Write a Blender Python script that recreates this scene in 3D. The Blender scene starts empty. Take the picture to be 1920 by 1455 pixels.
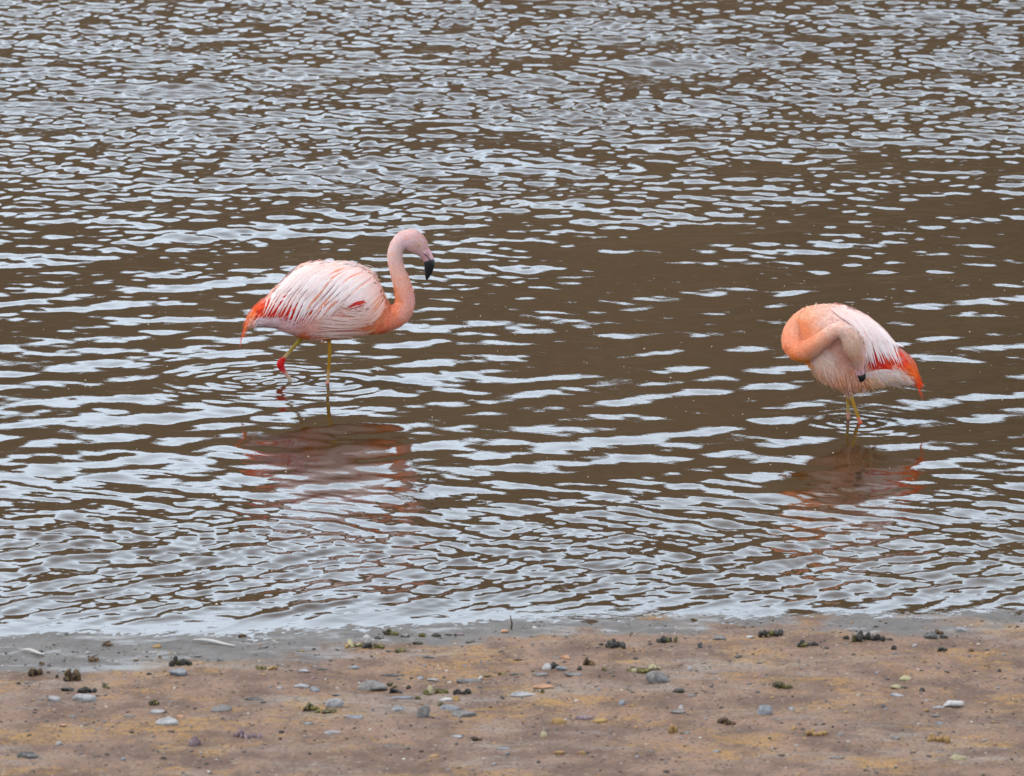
import bpy, bmesh, math, random
import numpy as np
from mathutils import Vector, Matrix
from mathutils.bvhtree import BVHTree

R = math.radians
random.seed(11)
rng = np.random.default_rng(11)
scene = bpy.context.scene
col = scene.collection

# ------------------------------------------------------------------ camera
CAM_H = 4.2
PITCH = R(11.0)
LENS = 200.0
FPX = 1920 * LENS / 36.0
cam_d = bpy.data.cameras.new("camera")
cam_d.lens = LENS
cam_d.sensor_width = 36.0
cam_d.clip_start = 0.1
cam_d.clip_end = 3000
cam_d.dof.use_dof = True
cam_d.dof.focus_distance = 21.6
cam_d.dof.aperture_fstop = 9.5
cam = bpy.data.objects.new("camera", cam_d)
cam.location = (0, 0, CAM_H)
cam.rotation_euler = (math.pi / 2 - PITCH, 0, 0)
col.objects.link(cam)
scene.camera = cam

# ------------------------------------------------------------------ light
SUN_EL, SUN_AZ = R(60), R(-98)      # high on the left, a little on the viewer's side
world = bpy.data.worlds.new("World")
scene.world = world
world.use_nodes = True
wt = world.node_tree
for n in list(wt.nodes):
    wt.nodes.remove(n)
def wn(t, **k):
    n = wt.nodes.new(t)
    for a, b in k.items():
        setattr(n, a, b)
    return n
sky = wn('ShaderNodeTexSky', sky_type='NISHITA')
sky.sun_disc = False
sky.sun_elevation = SUN_EL
sky.sun_rotation = SUN_AZ
tc = wn('ShaderNodeTexCoord')
sep = wn('ShaderNodeSeparateXYZ')
wt.links.new(tc.outputs['Generated'], sep.inputs[0])
mr = wn('ShaderNodeMapRange', interpolation_type='SMOOTHSTEP')
mr.inputs['From Min'].default_value = 0.22
mr.inputs['From Max'].default_value = 0.62
wt.links.new(sep.outputs['Z'], mr.inputs['Value'])
cl = wn('ShaderNodeMix', data_type='RGBA')
cl.inputs['A'].default_value = (20.5, 24.0, 28.0, 1)
cl.inputs['B'].default_value = (10.6, 10.8, 11.8, 1)
wt.links.new(mr.outputs[0], cl.inputs['Factor'])
mp = wn('ShaderNodeMapping')
mp.inputs['Scale'].default_value = (1, 1, 2.2)
wt.links.new(tc.outputs['Generated'], mp.inputs[0])
nz = wn('ShaderNodeTexNoise')
nz.inputs['Scale'].default_value = 3.0
nz.inputs['Detail'].default_value = 6
wt.links.new(mp.outputs[0], nz.inputs['Vector'])
mr2 = wn('ShaderNodeMapRange')
mr2.inputs['From Min'].default_value = 0.3
mr2.inputs['From Max'].default_value = 0.7
mr2.inputs['To Min'].default_value = 0.78
mr2.inputs['To Max'].default_value = 1.15
wt.links.new(nz.outputs[0], mr2.inputs['Value'])
mul = wn('ShaderNodeVectorMath', operation='SCALE')
wt.links.new(cl.outputs['Result'], mul.inputs[0])
wt.links.new(mr2.outputs[0], mul.inputs['Scale'])
mx = wn('ShaderNodeMix', data_type='RGBA')
mx.inputs['Factor'].default_value = 0.93
wt.links.new(sky.outputs[0], mx.inputs['A'])
wt.links.new(mul.outputs[0], mx.inputs['B'])
bg = wn('ShaderNodeBackground')
bg.inputs['Strength'].default_value = 0.1
wo = wn('ShaderNodeOutputWorld')
wt.links.new(mx.outputs['Result'], bg.inputs[0])
wt.links.new(bg.outputs[0], wo.inputs[0])

sun_d = bpy.data.lights.new("sun", 'SUN')
sun_d.energy = 2.6
sun_d.angle = R(24)
sun_d.color = (1.0, 0.95, 0.88)
sun = bpy.data.objects.new("sun", sun_d)
sd = Vector((math.sin(SUN_AZ) * math.cos(SUN_EL), math.cos(SUN_AZ) * math.cos(SUN_EL), math.sin(SUN_EL)))
sun.rotation_euler = sd.to_track_quat('Z', 'Y').to_euler()
sun.location = sd * 50
col.objects.link(sun)

scene.view_settings.view_transform = 'Standard'
scene.view_settings.look = 'None'
scene.view_settings.gamma = 1
scene.view_settings.use_curve_mapping = False
scene.view_settings.exposure = 0.0

# ------------------------------------------------------------------ helpers
def at(px, py, z=0.0):
    """photo pixel -> world point on the horizontal plane z (array friendly)"""
    dx = (np.asarray(px, float) - 960) / FPX
    dy = (727.5 - np.asarray(py, float)) / FPX
    fy = math.cos(PITCH) + dy * math.sin(PITCH)
    fz = -math.sin(PITCH) + dy * math.cos(PITCH)
    t = (z - CAM_H) / fz
    return dx * t, fy * t

def mpp(Y):            # metres per photo pixel at depth Y near the water
    return math.hypot(Y, CAM_H) / FPX

def S(e0, e1, x):
    t = np.clip((x - e0) / (e1 - e0), 0, 1)
    return t * t * (3 - 2 * t)

def link_mesh(name, me, parent=None, mat=None):
    o = bpy.data.objects.new(name, me)
    col.objects.link(o)
    if parent is not None:
        o.parent = parent
    if mat is not None and not me.materials:
        me.materials.append(mat)
    return o

def tag(o, label=None, cat=None, group=None, kind=None):
    if label: o['label'] = label
    if cat: o['category'] = cat
    if group: o['group'] = group
    if kind: o['kind'] = kind
    return o

def raw_mesh(name, V, F, smooth=True, cols=None):
    me = bpy.data.meshes.new(name)
    V = np.asarray(V, np.float32)
    F = np.asarray(F, np.int32)
    n = F.shape[1]
    me.vertices.add(len(V))
    me.vertices.foreach_set('co', V.ravel())
    me.loops.add(F.size)
    me.loops.foreach_set('vertex_index', F.ravel())
    me.polygons.add(len(F))
    me.polygons.foreach_set('loop_start', np.arange(0, F.size, n, dtype=np.int32))
    me.polygons.foreach_set('use_smooth', np.full(len(F), smooth, dtype=bool))
    if cols is not None:
        a = me.color_attributes.new('Col', 'FLOAT_COLOR', 'POINT')
        c = np.ones((len(V), 4), np.float32)
        c[:, :3] = cols
        a.data.foreach_set('color', c.ravel())
    me.update(calc_edges=True)
    return me

def new_mat(name):
    m = bpy.data.materials.new(name)
    m.use_nodes = True
    nt = m.node_tree
    b = nt.nodes['Principled BSDF']
    return m, nt, b

def nnode(nt, t, **k):
    n = nt.nodes.new(t)
    for a, b in k.items():
        setattr(n, a, b)
    return n

def noise_node(nt, scale, detail=5, rough=0.55, vec=None, sc=(1, 1, 1)):
    n = nnode(nt, 'ShaderNodeTexNoise')
    n.inputs['Scale'].default_value = scale
    n.inputs['Detail'].default_value = detail
    n.inputs['Roughness'].default_value = rough
    if vec is None:
        tcn = nnode(nt, 'ShaderNodeTexCoord')
        vec = tcn.outputs['Object']
    m = nnode(nt, 'ShaderNodeMapping')
    m.inputs['Scale'].default_value = sc
    nt.links.new(vec, m.inputs[0])
    nt.links.new(m.outputs[0], n.inputs['Vector'])
    return n.outputs[0]

def mixc(nt, fac, a, b):
    n = nnode(nt, 'ShaderNodeMix', data_type='RGBA')
    for key, v in (('Factor', fac), ('A', a), ('B', b)):
        if isinstance(v, (tuple, list)):
            n.inputs[key].default_value = (*v, 1) if len(v) == 3 else v
        elif isinstance(v, (int, float)):
            n.inputs[key].default_value = v
        else:
            nt.links.new(v, n.inputs[key])
    return n.outputs['Result']

def mapr(nt, v, a, b, c=0.0, d=1.0, smooth=True):
    n = nnode(nt, 'ShaderNodeMapRange')
    if smooth: n.interpolation_type = 'SMOOTHSTEP'
    n.inputs['From Min'].default_value = a
    n.inputs['From Max'].default_value = b
    n.inputs['To Min'].default_value = c
    n.inputs['To Max'].default_value = d
    nt.links.new(v, n.inputs['Value'])
    return n.outputs[0]

def mathn(nt, op, a, b=None):
    n = nnode(nt, 'ShaderNodeMath', operation=op)
    for i, v in enumerate((a, b)):
        if v is None: continue
        if isinstance(v, (int, float)): n.inputs[i].default_value = v
        else: nt.links.new(v, n.inputs[i])
    return n.outputs[0]

def bump(nt, b, h, strength, dist):
    n = nnode(nt, 'ShaderNodeBump')
    n.inputs['Strength'].default_value = strength
    n.inputs['Distance'].default_value = dist
    nt.links.new(h, n.inputs['Height'])
    nt.links.new(n.outputs[0], b.inputs['Normal'])

def wobble(x, y, f, seed):
    """cheap smooth 2-D noise about -1..1"""
    r = np.random.default_rng(seed)
    h = 0
    tot = 0
    for o in range(3):
        for k in range(5):
            a = r.uniform(0, 2 * math.pi); ph = r.uniform(0, 6.28); fr = f * 2 ** o * r.uniform(.7, 1.4)
            amp = .55 ** o
            h = h + amp * np.sin((x * math.cos(a) + y * math.sin(a)) * fr * 6.283 + ph)
            tot += amp * amp * .5
    return h / math.sqrt(tot) * .5

# ------------------------------------------------------------------ water
def grid_lines(segs):
    out = []
    for a, b, n in segs:
        out.append(np.linspace(a, b, n, endpoint=False))
    return np.concatenate(out + [np.array([segs[-1][1]])])

XL, YL = at(30, 1182); XM, YM = at(960, 1166); XR, YR = at(1890, 1157)
def shore_y(x):
    return (float(YM) + (x - float(XM)) * 0.085 + 0.05 * np.sin(x * 1.9 + .6) + 0.025 * np.sin(x * 5.3) + 0.012 * np.sin(x * 13 + 1))

B1X, B1Y = at(614, 719)      # standing leg of the walking bird
B1BX, B1BY = at(540, 712)    # its lifted leg
B2X, B2Y = at(1592, 789)     # resting bird
B2BX, B2BY = at(1612, 797)
B1Y, B2Y = float(B1Y), float(B2Y)
B1X, B2X = float(B1X), float(B2X)

def waves(x, y):
    r = np.random.default_rng(5)
    h = np.zeros_like(x)
    ax = np.degrees(np.arctan2(x, y))           # bearing from the camera, only to place zones of wind
    # broad map of how ruffled each stretch of the lake is
    calm_right = S(-1.6, 1.6, x - 0.12 * (y - 21))
    patch = wobble(x, y * .6, .16, 31)
    far = S(21.5, 29.5, y + .9 * patch - .3 * calm_right)
    mid = (1 - .22 * calm_right * S(19.6, 21, y)) * (1 - .6 * far) * (1 + .12 * patch)
    near = S(20.6, 18.7, y + .25 * patch)
    warp = wobble(x, y, 1.3, 41)
    warp2 = wobble(x, y, 4.0, 42)
    gust = 1.0 + .30 * wobble(x * .9, y * .35, .9, 47)
    def band(n, l0, l1, slope, d0, spread, amp, sharp=0):
        nonlocal h
        s = slope * math.sqrt(2.0 / n)
        acc = np.zeros_like(x)
        for i in range(n):
            lam = l0 * (l1 / l0) ** r.uniform()
            th = d0 + r.normal() * spread
            k = 2 * math.pi / lam
            arg = k * (x * math.sin(th) + y * math.cos(th)) + r.uniform(0, 6.283)
            if sharp:
                arg = arg + 1.1 * warp + .5 * warp2
                acc += (s / k) * 1.9 * np.exp(sharp * (np.sin(arg) - 1))
            else:
                acc += (s / k) * np.sin(arg)
        h += acc * amp
    band(30, .16, .40, .030, R(-28), R(50), mid)
    band(22, .08, .16, .014, R(-8), R(70), mid)
    band(10, .5, 1.5, .014, R(-30), R(50), .4 + .6 * mid)
    band(36, .09, .24, .112, R(6), R(62), far * gust)
    band(20, .05, .10, .06, R(0), R(60), far * gust)
    band(14, .5, 1.6, .04, R(-25), R(45), far)
    # ripples that come in to the beach, crests slightly oblique to it
    nl = near * S(19.6, 18.5, y + .3 * patch)
    nu = near * (1 - .8 * S(19.0, 18.2, y))
    band(7, .11, .24, .060, R(-43), R(9), nl, 2.2)
    band(6, .10, .18, .050, R(34), R(10), nu, 1.8)
    band(16, .10, .22, .034, R(0), R(45), near)
    band(26, .035, .085, .040, R(-8), R(60), near)
    # rings around the legs
    def rings(cx, cy, amp, lam, reach, r0=.02, sx=1.0):
        nonlocal h
        d = np.sqrt(((x - cx) / sx) ** 2 + (y - cy) ** 2)
        k = 2 * math.pi / lam
        env = np.exp(-d / reach) * S(0.0, r0, d)
        ph = .5 * wobble(x, y, .9, 77)
        h += (amp / k) * np.sin(k * d + ph) * env
    rings(B1X, B1Y, .09, .085, .22)
    rings(float(B1BX), float(B1BY), .12, .07, .26)
    cxx, cyy = at(470, 712); rings(float(cxx), float(cyy), .14, .06, .20, sx=1.3)
    cxx, cyy = at(505, 716); rings(float(cxx), float(cyy), .12, .045, .16, sx=1.2)
    rings(B2X, B2Y, .08, .065, .14)
    rings(float(B2BX), float(B2BY), .08, .06, .13)
    edge = S(0.0, .35, y - shore_y(x))
    return h * (0.12 + .88 * edge)

wx = grid_lines([(-420, -60, 12), (-60, -8, 30), (-8, -4.2, 60), (-4.2, 4.2, 900), (4.2, 8, 60), (8, 60, 30), (60, 420, 12)])
t = np.linspace(0, 1, 960)
wy = np.concatenate([np.linspace(15.0, 17.0, 40, endpoint=False), 17.0 + 18.5 * (0.62 * t + .38 * t * t), np.linspace(35.6, 60, 80), np.linspace(62, 118, 24)])
GX, GY = np.meshgrid(wx, wy)
dense = S(4.4, 4.2, np.abs(GX)) * S(36.5, 35.5, GY)
GZ = waves(GX, GY) * dense
NX, NY = len(wx), len(wy)
V = np.stack([GX, GY, GZ], -1).reshape(-1, 3)
idx = np.arange(NX * NY).reshape(NY, NX)
F = np.stack([idx[:-1, :-1], idx[:-1, 1:], idx[1:, 1:], idx[1:, :-1]], -1).reshape(-1, 4)
# cut away the part of the sheet that would lie deep inside the beach
fy = (GY[:-1, :-1] - shore_y(GX[:-1, :-1])).reshape(-1)
F = F[(fy > -1.0) | (np.abs(GX[:-1, :-1]).reshape(-1) > 8)]
me = raw_mesh('water', V, F)
a = me.attributes.new('open_water', 'FLOAT', 'POINT')
a.data.foreach_set('value', (1 - dense).astype(np.float32).ravel())
m, nt, b = new_mat('muddy_lake_water')
b.inputs['Roughness'].default_value = 0.03
b.inputs['IOR'].default_value = 1.45
n1 = noise_node(nt, .6, 4, sc=(1, .5, 1))
b_col = mixc(nt, mapr(nt, n1, .35, .7), (.032, .0175, .006), (.042, .0245, .009))
nt.links.new(b_col, b.inputs['Base Color'])
atn = nnode(nt, 'ShaderNodeAttribute', attribute_name='open_water')
f1 = noise_node(nt, 5.0, 3, .5)
f2 = noise_node(nt, 60.0, 2, .5)
hgt = mathn(nt, 'ADD', mathn(nt, 'MULTIPLY', mathn(nt, 'MULTIPLY', f1, atn.outputs['Fac']), 0.08), mathn(nt, 'MULTIPLY', f2, .00022))
bump(nt, b, hgt, 1.0, 1.0)
water = link_mesh('water', me, mat=m)
tag(water, 'rippled brown lake water reflecting pale clouds', kind='structure')

# ------------------------------------------------------------------ ground: beach, lake bed
def ground_z(x, y):
    d = shore_y(np.clip(x, -12, 12)) - y          # >0 on land
    land = .028 * np.clip(d, 0, 2.6) + .19 * np.clip(d - 2.6, 0, 14)
    bed = -.05 * np.clip(-d, 0, 8) - .02 * np.clip(-d - 8, 0, 60)
    z = np.where(d > 0, land, bed)
    z = z + S(-.3, .6, d) * (.006 * wobble(x, y, .9, 3) + .0022 * wobble(x, y * .7, 5, 4))
    return z
gx = grid_lines([(-600, -60, 10), (-60, -6, 40), (-6, -2.6, 50), (-2.6, 2.6, 380), (2.6, 6, 50), (6, 60, 40), (60, 600, 10)])
gy = grid_lines([(-200, -5, 12), (-5, 13.5, 60), (13.5, 18.4, 330), (18.4, 30, 40), (30, 130, 20)])
PX, PY = np.meshgrid(gx, gy)
PZ = ground_z(PX, PY)
r2 = np.random.default_rng(9)
fine = (np.abs(PX) < 2.7) & (PY > 13.5) & (PY < 18.3)
PZ = PZ + np.where(fine, r2.normal(0, .0011, PX.shape) + .0022 * wobble(PX, PY * .8, 11, 61) * wobble(PX, PY, 2.5, 62), 0)
V = np.stack([PX, PY, PZ], -1).reshape(-1, 3)
idx = np.arange(PX.size).reshape(PX.shape)
F = np.stack([idx[:-1, :-1], idx[:-1, 1:], idx[1:, 1:], idx[1:, :-1]], -1).reshape(-1, 4)
me = raw_mesh('ground', V, F)
d = shore_y(np.clip(PX, -12, 12)) - PY
wetw = .20 + .30 * S(.4, -1.7, PX) - .04 * S(0.2, 1.2, PX)
wet = S(wetw + .14, wetw - .08, d + .16 * wobble(PX, PY, .8, 8) + .12 * wobble(PX, PY, 3, 12))
a = me.attributes.new('wet', 'FLOAT', 'POINT')
a.data.foreach_set('value', wet.astype(np.float32).ravel())
m, nt, b = new_mat('beach_sand')
# base sand with ochre algae streaks, grey silt, dark grains
c_br = (.112, .064, .042); c_br2 = (.225, .140, .094)
c0 = mixc(nt, mapr(nt, noise_node(nt, 7, 6, .6, sc=(1, .8, 1)), .35, .65), c_br, c_br2)
och = mapr(nt, noise_node(nt, 2.9, 10, .76, sc=(.8, 1.1, 1)), .48, .62)
c1 = mixc(nt, mathn(nt, 'MULTIPLY', mathn(nt, 'MULTIPLY', och, mapr(nt, noise_node(nt, 26, 5, .7, sc=(.6, 1.2, 1)), .38, .56, .15, 1)), .95), c0, (.31, .175, .052))
gry = mapr(nt, noise_node(nt, 1.7, 10, .74, sc=(.7, 1.5, 1)), .50, .64)
c2 = mixc(nt, mathn(nt, 'MULTIPLY', mathn(nt, 'MULTIPLY', gry, mapr(nt, noise_node(nt, 18, 5, .7, sc=(.6, 1.2, 1)), .38, .56, .2, 1)), .85), c1, (.24, .205, .175))
spk = mapr(nt, noise_node(nt, 85, 3, .6), .54, .63)
c3 = mixc(nt, mathn(nt, 'MULTIPLY', spk, .75), c2, (.07, .055, .05))
spk2 = mapr(nt, noise_node(nt, 50, 3, .6, sc=(1.3, 1, 1)), .60, .68)
c4 = mixc(nt, mathn(nt, 'MULTIPLY', spk2, .5), c3, (.34, .28, .21))
wat = nnode(nt, 'ShaderNodeAttribute', attribute_name='wet').outputs['Fac']
wetc = mixc(nt, mapr(nt, noise_node(nt, 9, 6, .65), .3, .7), (.06, .048, .036), (.12, .107, .094))
salt = mapr(nt, noise_node(nt, 4.2, 9, .7, sc=(.7, 1.6, 1)), .50, .62)
wetc = mixc(nt, mathn(nt, 'MULTIPLY', salt, .7), wetc, (.34, .36, .37))
c5 = mixc(nt, wat, c4, wetc)
nt.links.new(c5, b.inputs['Base Color'])
nt.links.new(mapr(nt, wat, 0, 1, .85, .36), b.inputs['Roughness'])
bump(nt, b, mathn(nt, 'ADD', noise_node(nt, 45, 6, .7), mathn(nt, 'MULTIPLY', noise_node(nt, 240, 3, .6), .35)), .75, .010)
ground = link_mesh('ground', me, mat=m)
tag(ground, 'brown sandy lake shore with ochre streaks and wet grey edge', kind='structure')

# far bank: dry brown hillside that the calm water mirrors
hx = np.linspace(-420, 420, 240)
hy = np.concatenate([np.linspace(104, 200, 70), np.linspace(210, 600, 20)])
HX, HY = np.meshgrid(hx, hy)
crest = 34.0 + .055 * HX * S(160, 60, np.abs(HX)) + 1.6 * np.sin(HX * .045 + 1) + 1.0 * np.sin(HX * .13 + .3) + .6 * np.sin(HX * .31)
HZ = crest * S(100, 176, HY) ** .9 + 10 * S(180, 500, HY) * 0 - .5
HZ = HZ + 0.5 * wobble(HX, HY, .06, 21) * S(108, 130, HY)
V = np.stack([HX, HY, HZ], -1).reshape(-1, 3)
idx = np.arange(HX.size).reshape(HX.shape)
F = np.stack([idx[:-1, :-1], idx[:-1, 1:], idx[1:, 1:], idx[1:, :-1]], -1).reshape(-1, 4)
me = raw_mesh('hillside', V, F)
m, nt, b = new_mat('dry_hillside')
ca = mixc(nt, mapr(nt, noise_node(nt, .12, 7, .65), .4, .6), (.085, .048, .022), (.064, .040, .017))
cb = mixc(nt, mapr(nt, noise_node(nt, .45, 6, .6), .56, .66), ca, (.045, .042, .012))
cb = mixc(nt, mapr(nt, noise_node(nt, .33, 6, .6, sc=(1, 1, 2)), .60, .68), cb, (.15, .11, .065))
nt.links.new(cb, b.inputs['Base Color'])
b.inputs['Roughness'].default_value = .95
hill = link_mesh('hillside', me, mat=m)
tag(hill, 'dry brown hillside across the lake', kind='structure')

# ------------------------------------------------------------------ flamingos
def feather_mat(name, streak=.12, rough=.75):
    m, nt, b = new_mat(name)
    at_ = nnode(nt, 'ShaderNodeVertexColor', layer_name='Col').outputs[0]
    n = noise_node(nt, 120, 4, .6, sc=(1, 1, 1))
    f = mapr(nt, n, .3, .7, 1 - streak, 1 + streak * .5, smooth=False)
    v = nnode(nt, 'ShaderNodeVectorMath', operation='SCALE')
    nt.links.new(at_, v.inputs[0]); nt.links.new(f, v.inputs['Scale'])
    nt.links.new(v.outputs[0], b.inputs['Base Color'])
    b.inputs['Roughness'].default_value = rough
    b.inputs['Specular IOR Level'].default_value = .25
    return m
M_skin = feather_mat('flamingo_skin', .10, .6)
M_feather = feather_mat('feather_vane', .10, .7)
M_down = feather_mat('soft_plumage', .16, .85)
m, nt, b = new_mat('black_bill'); M_black = m
b.inputs['Base Color'].default_value = (.006, .006, .008, 1); b.inputs['Roughness'].default_value = .38
m, nt, b = new_mat('pink_bill'); M_pink = m
nt.links.new(mixc(nt, mapr(nt, noise_node(nt, 60, 3), .4, .65), (.62, .36, .37), (.55, .27, .30)), b.inputs['Base Color'])
b.inputs['Roughness'].default_value = .45
m, nt, b = new_mat('pale_eye'); M_eye = m
b.inputs['Base Color'].default_value = (.72, .50, .22, 1); b.inputs['Roughness'].default_value = .2
m, nt, b = new_mat('eye_rim'); M_rim = m
b.inputs['Base Color'].default_value = (.62, .33, .24, 1); b.inputs['Roughness'].default_value = .6

def catmull(P, n):
    P = np.asarray(P, float)
    Q = np.vstack([2 * P[0] - P[1], P, 2 * P[-1] - P[-2]])
    out = []
    for i in range(1, len(Q) - 2):
        for t in np.linspace(0, 1, n, endpoint=False):
            t2, t3 = t * t, t * t * t
            out.append(.5 * ((2 * Q[i]) + (-Q[i - 1] + Q[i + 1]) * t + (2 * Q[i - 1] - 5 * Q[i] + 4 * Q[i + 1] - Q[i + 2]) * t2 + (-Q[i - 1] + 3 * Q[i] - 3 * Q[i + 1] + Q[i + 2]) * t3))
    out.append(Q[-2])
    return np.array(out)

def add_tube(bm, pts, radii, seg=16, squash=1.0, side=Vector((0, 1, 0))):
    """tube through pts; squash scales the half-width across the bird"""
    rings = []
    n = len(pts)
    for i in range(n):
        p = Vector(pts[i])
        a = Vector(pts[max(i - 1, 0)]); c = Vector(pts[min(i + 1, n - 1)])
        T = (c - a).normalized()
        N = side - T * side.dot(T)
        if N.length < 1e-4: N = Vector((1, 0, 0))
        N.normalize()
        Bn = T.cross(N)
        rr = radii[i]
        sq = squash[i] if hasattr(squash, '__len__') else squash
        rings.append([bm.verts.new(p + N * (math.cos(q) * rr * sq) + Bn * (math.sin(q) * rr)) for q in [2 * math.pi * k / seg for k in range(seg)]])
    for i in range(n - 1):
        for k in range(seg):
            bm.faces.new((rings[i][k], rings[i][(k + 1) % seg], rings[i + 1][(k + 1) % seg], rings[i + 1][k]))
    bm.faces.new(list(reversed(rings[0]))); bm.faces.new(rings[-1])

def add_torso(bm, sec, seg=28):
    """sec: rows (x, ztop, zbot, half_thickness) along the bird"""
    rings = []
    for x, zt, zb, hw in sec:
        cz = (zt + zb) / 2; hz = (zt - zb) / 2
        ring = []
        for k in range(seg):
            q = 2 * math.pi * k / seg
            c, s_ = math.cos(q), math.sin(q)
            ring.append(bm.verts.new((x, hw * math.copysign(abs(c) ** .9, c) * (1 - .10 * s_), cz + hz * s_)))
        rings.append(ring)
    for i in range(len(rings) - 1):
        for k in range(seg):
            bm.faces.new((rings[i][k], rings[i][(k + 1) % seg], rings[i + 1][(k + 1) % seg], rings[i + 1][k]))
    bm.faces.new(list(reversed(rings[0]))); bm.faces.new(rings[-1])

def interp_rows(rows, n):
    rows = np.asarray(rows, float)
    return catmull(rows, n)

def rbf(keys, px, py, power=2.4):
    """smoothly blended values from keys (x, y, values...)"""
    K = np.asarray([k[:2] for k in keys], float)
    Vv = np.asarray([k[2:] for k in keys], float)
    num = 0; den = 0
    for i in range(len(K)):
        d2 = (px - K[i, 0]) ** 2 + (py - K[i, 1]) ** 2
        w = 1.0 / (d2 + 16.0) ** power
        num = num + w[..., None] * Vv[i]; den = den + w
    return num / den[..., None]

class Bird:
    def __init__(self, label, px0, py0, X0, Y0):
        self.s = mpp(Y0)
        self.px0, self.py0 = px0, py0
        self.root = bpy.data.objects.new('flamingo', None)
        self.root.empty_display_size = .1
        self.root.location = (X0, Y0, 0)
        col.objects.link(self.root)
        tag(self.root, label, 'flamingo')
    def x(self, px): return (px - self.px0) * self.s
    def z(self, py): return (self.py0 - py) * self.s / math.cos(PITCH)
    def p(self, px, py, y=0.0):
        return Vector((self.x(px), y, self.z(py)))
    def build_body(self, torso, neck, legs, colkeys, thighs):
        s = self.s
        # torso alone, to lay feathers on
        bm = bmesh.new()
        sec = [(self.x(a), self.z(t_), self.z(b_), w * s) for a, t_, b_, w in interp_rows(torso, 5)]
        add_torso(bm, sec)
        bmesh.ops.triangulate(bm, faces=bm.faces[:])
        self.bvh = BVHTree.FromBMesh(bm)
        nk = interp_rows(neck, 8)      # px, py, depth, radius px, squash
        add_tube(bm, [self.p(a, c, d_) for a, c, d_, e, f in nk], [e * s for a, c, d_, e, f in nk], 20, [f for a, c, d_, e, f in nk])
        for th in thighs:
            q = interp_rows(th, 5)
            add_tube(bm, [self.p(a, c, d_) for a, c, d_, e in q], [e * s for a, c, d_, e in q], 14)
        self.leg_d = []
        for lg in legs:
            q = interp_rows(lg, 6)
            add_tube(bm, [self.p(a, c, d_) for a, c, d_, e in q], [e * s for a, c, d_, e in q], 14, .8)
        bmesh.ops.recalc_face_normals(bm, faces=bm.faces[:])
        me = bpy.data.meshes.new('tmp'); bm.to_mesh(me); bm.free()
        tmp = bpy.data.objects.new('tmp', me); col.objects.link(tmp)
        rm = tmp.modifiers.new('r', 'REMESH'); rm.mode = 'VOXEL'; rm.voxel_size = .0023; rm.use_smooth_shade = True
        sm = tmp.modifiers.new('s', 'SMOOTH'); sm.factor = .5; sm.iterations = 4
        dg = bpy.context.evaluated_depsgraph_get(); dg.update()
        me2 = bpy.data.meshes.new_from_object(tmp.evaluated_get(dg))
        bpy.data.objects.remove(tmp)
        me2.name = 'body'
        n = len(me2.vertices)
        co = np.empty(n * 3, np.float32); me2.vertices.foreach_get('co', co); co = co.reshape(-1, 3)
        c = self.colour(co, colkeys)
        a = me2.color_attributes.new('Col', 'FLOAT_COLOR', 'POINT')
        cc = np.ones((n, 4), np.float32); cc[:, :3] = c
        a.data.foreach_set('color', cc.ravel())
        me2.materials.clear(); me2.materials.append(M_skin)
        me2.polygons.foreach_set('use_smooth', np.ones(len(me2.polygons), dtype=bool))
        self.body = link_mesh('body', me2, self.root)
        self.co = co
        return self.body
    def px_of(self, co):
        return self.px0 + co[:, 0] / self.s, self.py0 - co[:, 2] * math.cos(PITCH) / self.s
    def colour(self, co, keys, jitter=0):
        px, py = self.px_of(co)
        wob = 3.0
        qx = px + wob * wobble(co[:, 0] * 10, co[:, 2] * 10 + co[:, 1] * 7, .8, 55)
        qy = py + wob * wobble(co[:, 0] * 10, co[:, 2] * 10 + co[:, 1] * 7, .8, 56)
        c = rbf(keys, qx, qy)
        mean = c.mean(-1, keepdims=True)
        return np.clip(mean + (c - mean) * 1.24 + np.array([.03, .012, -.012]), .005, .90)
    def blade_mesh(self, name, quads_v, quads_f, cols): ...
    def plumage(self, n, flow, keys, length, skip):
        """soft small feathers over the whole body, one stuff part"""
        me = self.body.data
        nf = len(me.polygons)
        cen = np.empty(nf * 3, np.float32); me.polygons.foreach_get('center', cen); cen = cen.reshape(-1, 3)
        nor = np.empty(nf * 3, np.float32); me.polygons.foreach_get('normal', nor); nor = nor.reshape(-1, 3)
        ok = ~skip(*self.px_of(cen), cen)
        ids = np.nonzero(ok)[0]
        L = length(*self.px_of(cen))
        w = 1.0 / np.maximum(L[ids], 1.0) ** 1.3
        ids = rng.choice(ids, size=n, p=w / w.sum())
        c = cen[ids] + rng.normal(0, .001, (n, 3)); N = nor[ids]
        px, py = self.px_of(c)
        fl = rbf(flow, px, py, 1.6)
        D = np.stack([fl[:, 0], np.zeros(n), -fl[:, 1]], -1)
        D += rng.normal(0, .16, D.shape)
        D -= N * (D * N).sum(1, keepdims=True)
        D /= np.linalg.norm(D, axis=1, keepdims=True) + 1e-6
        W = np.cross(N, D)
        ln = (L[ids] * self.s * rng.uniform(.6, 1.35, n))[:, None]
        wd = (rng.uniform(.55, 1.1, n) * np.clip(L[ids] * .085, .45, 1.1) * self.s)[:, None]
        lift = rng.uniform(.04, .34, n)[:, None]
        lift = np.where(rng.uniform(size=(n, 1)) < .04, lift + .22, lift)
        p0 = c - N * .001
        p1 = c + D * ln * .5 + N * ln * lift * .55 + N * .0008
        p2 = c + D * ln + N * ln * lift * .9 - np.array([0, 0, 1]) * ln * .06
        Vv = np.stack([p0 - W * wd * .6, p0 + W * wd * .6, p1 - W * wd, p1 + W * wd, p2 - W * wd * .12, p2 + W * wd * .12], 1).reshape(-1, 3)
        bi = np.arange(n)[:, None] * 6
        Ff = np.concatenate([bi + np.array([[0, 1, 3, 2]]), bi + np.array([[2, 3, 5, 4]])], 0)
        cc = self.colour(c, keys)
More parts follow.
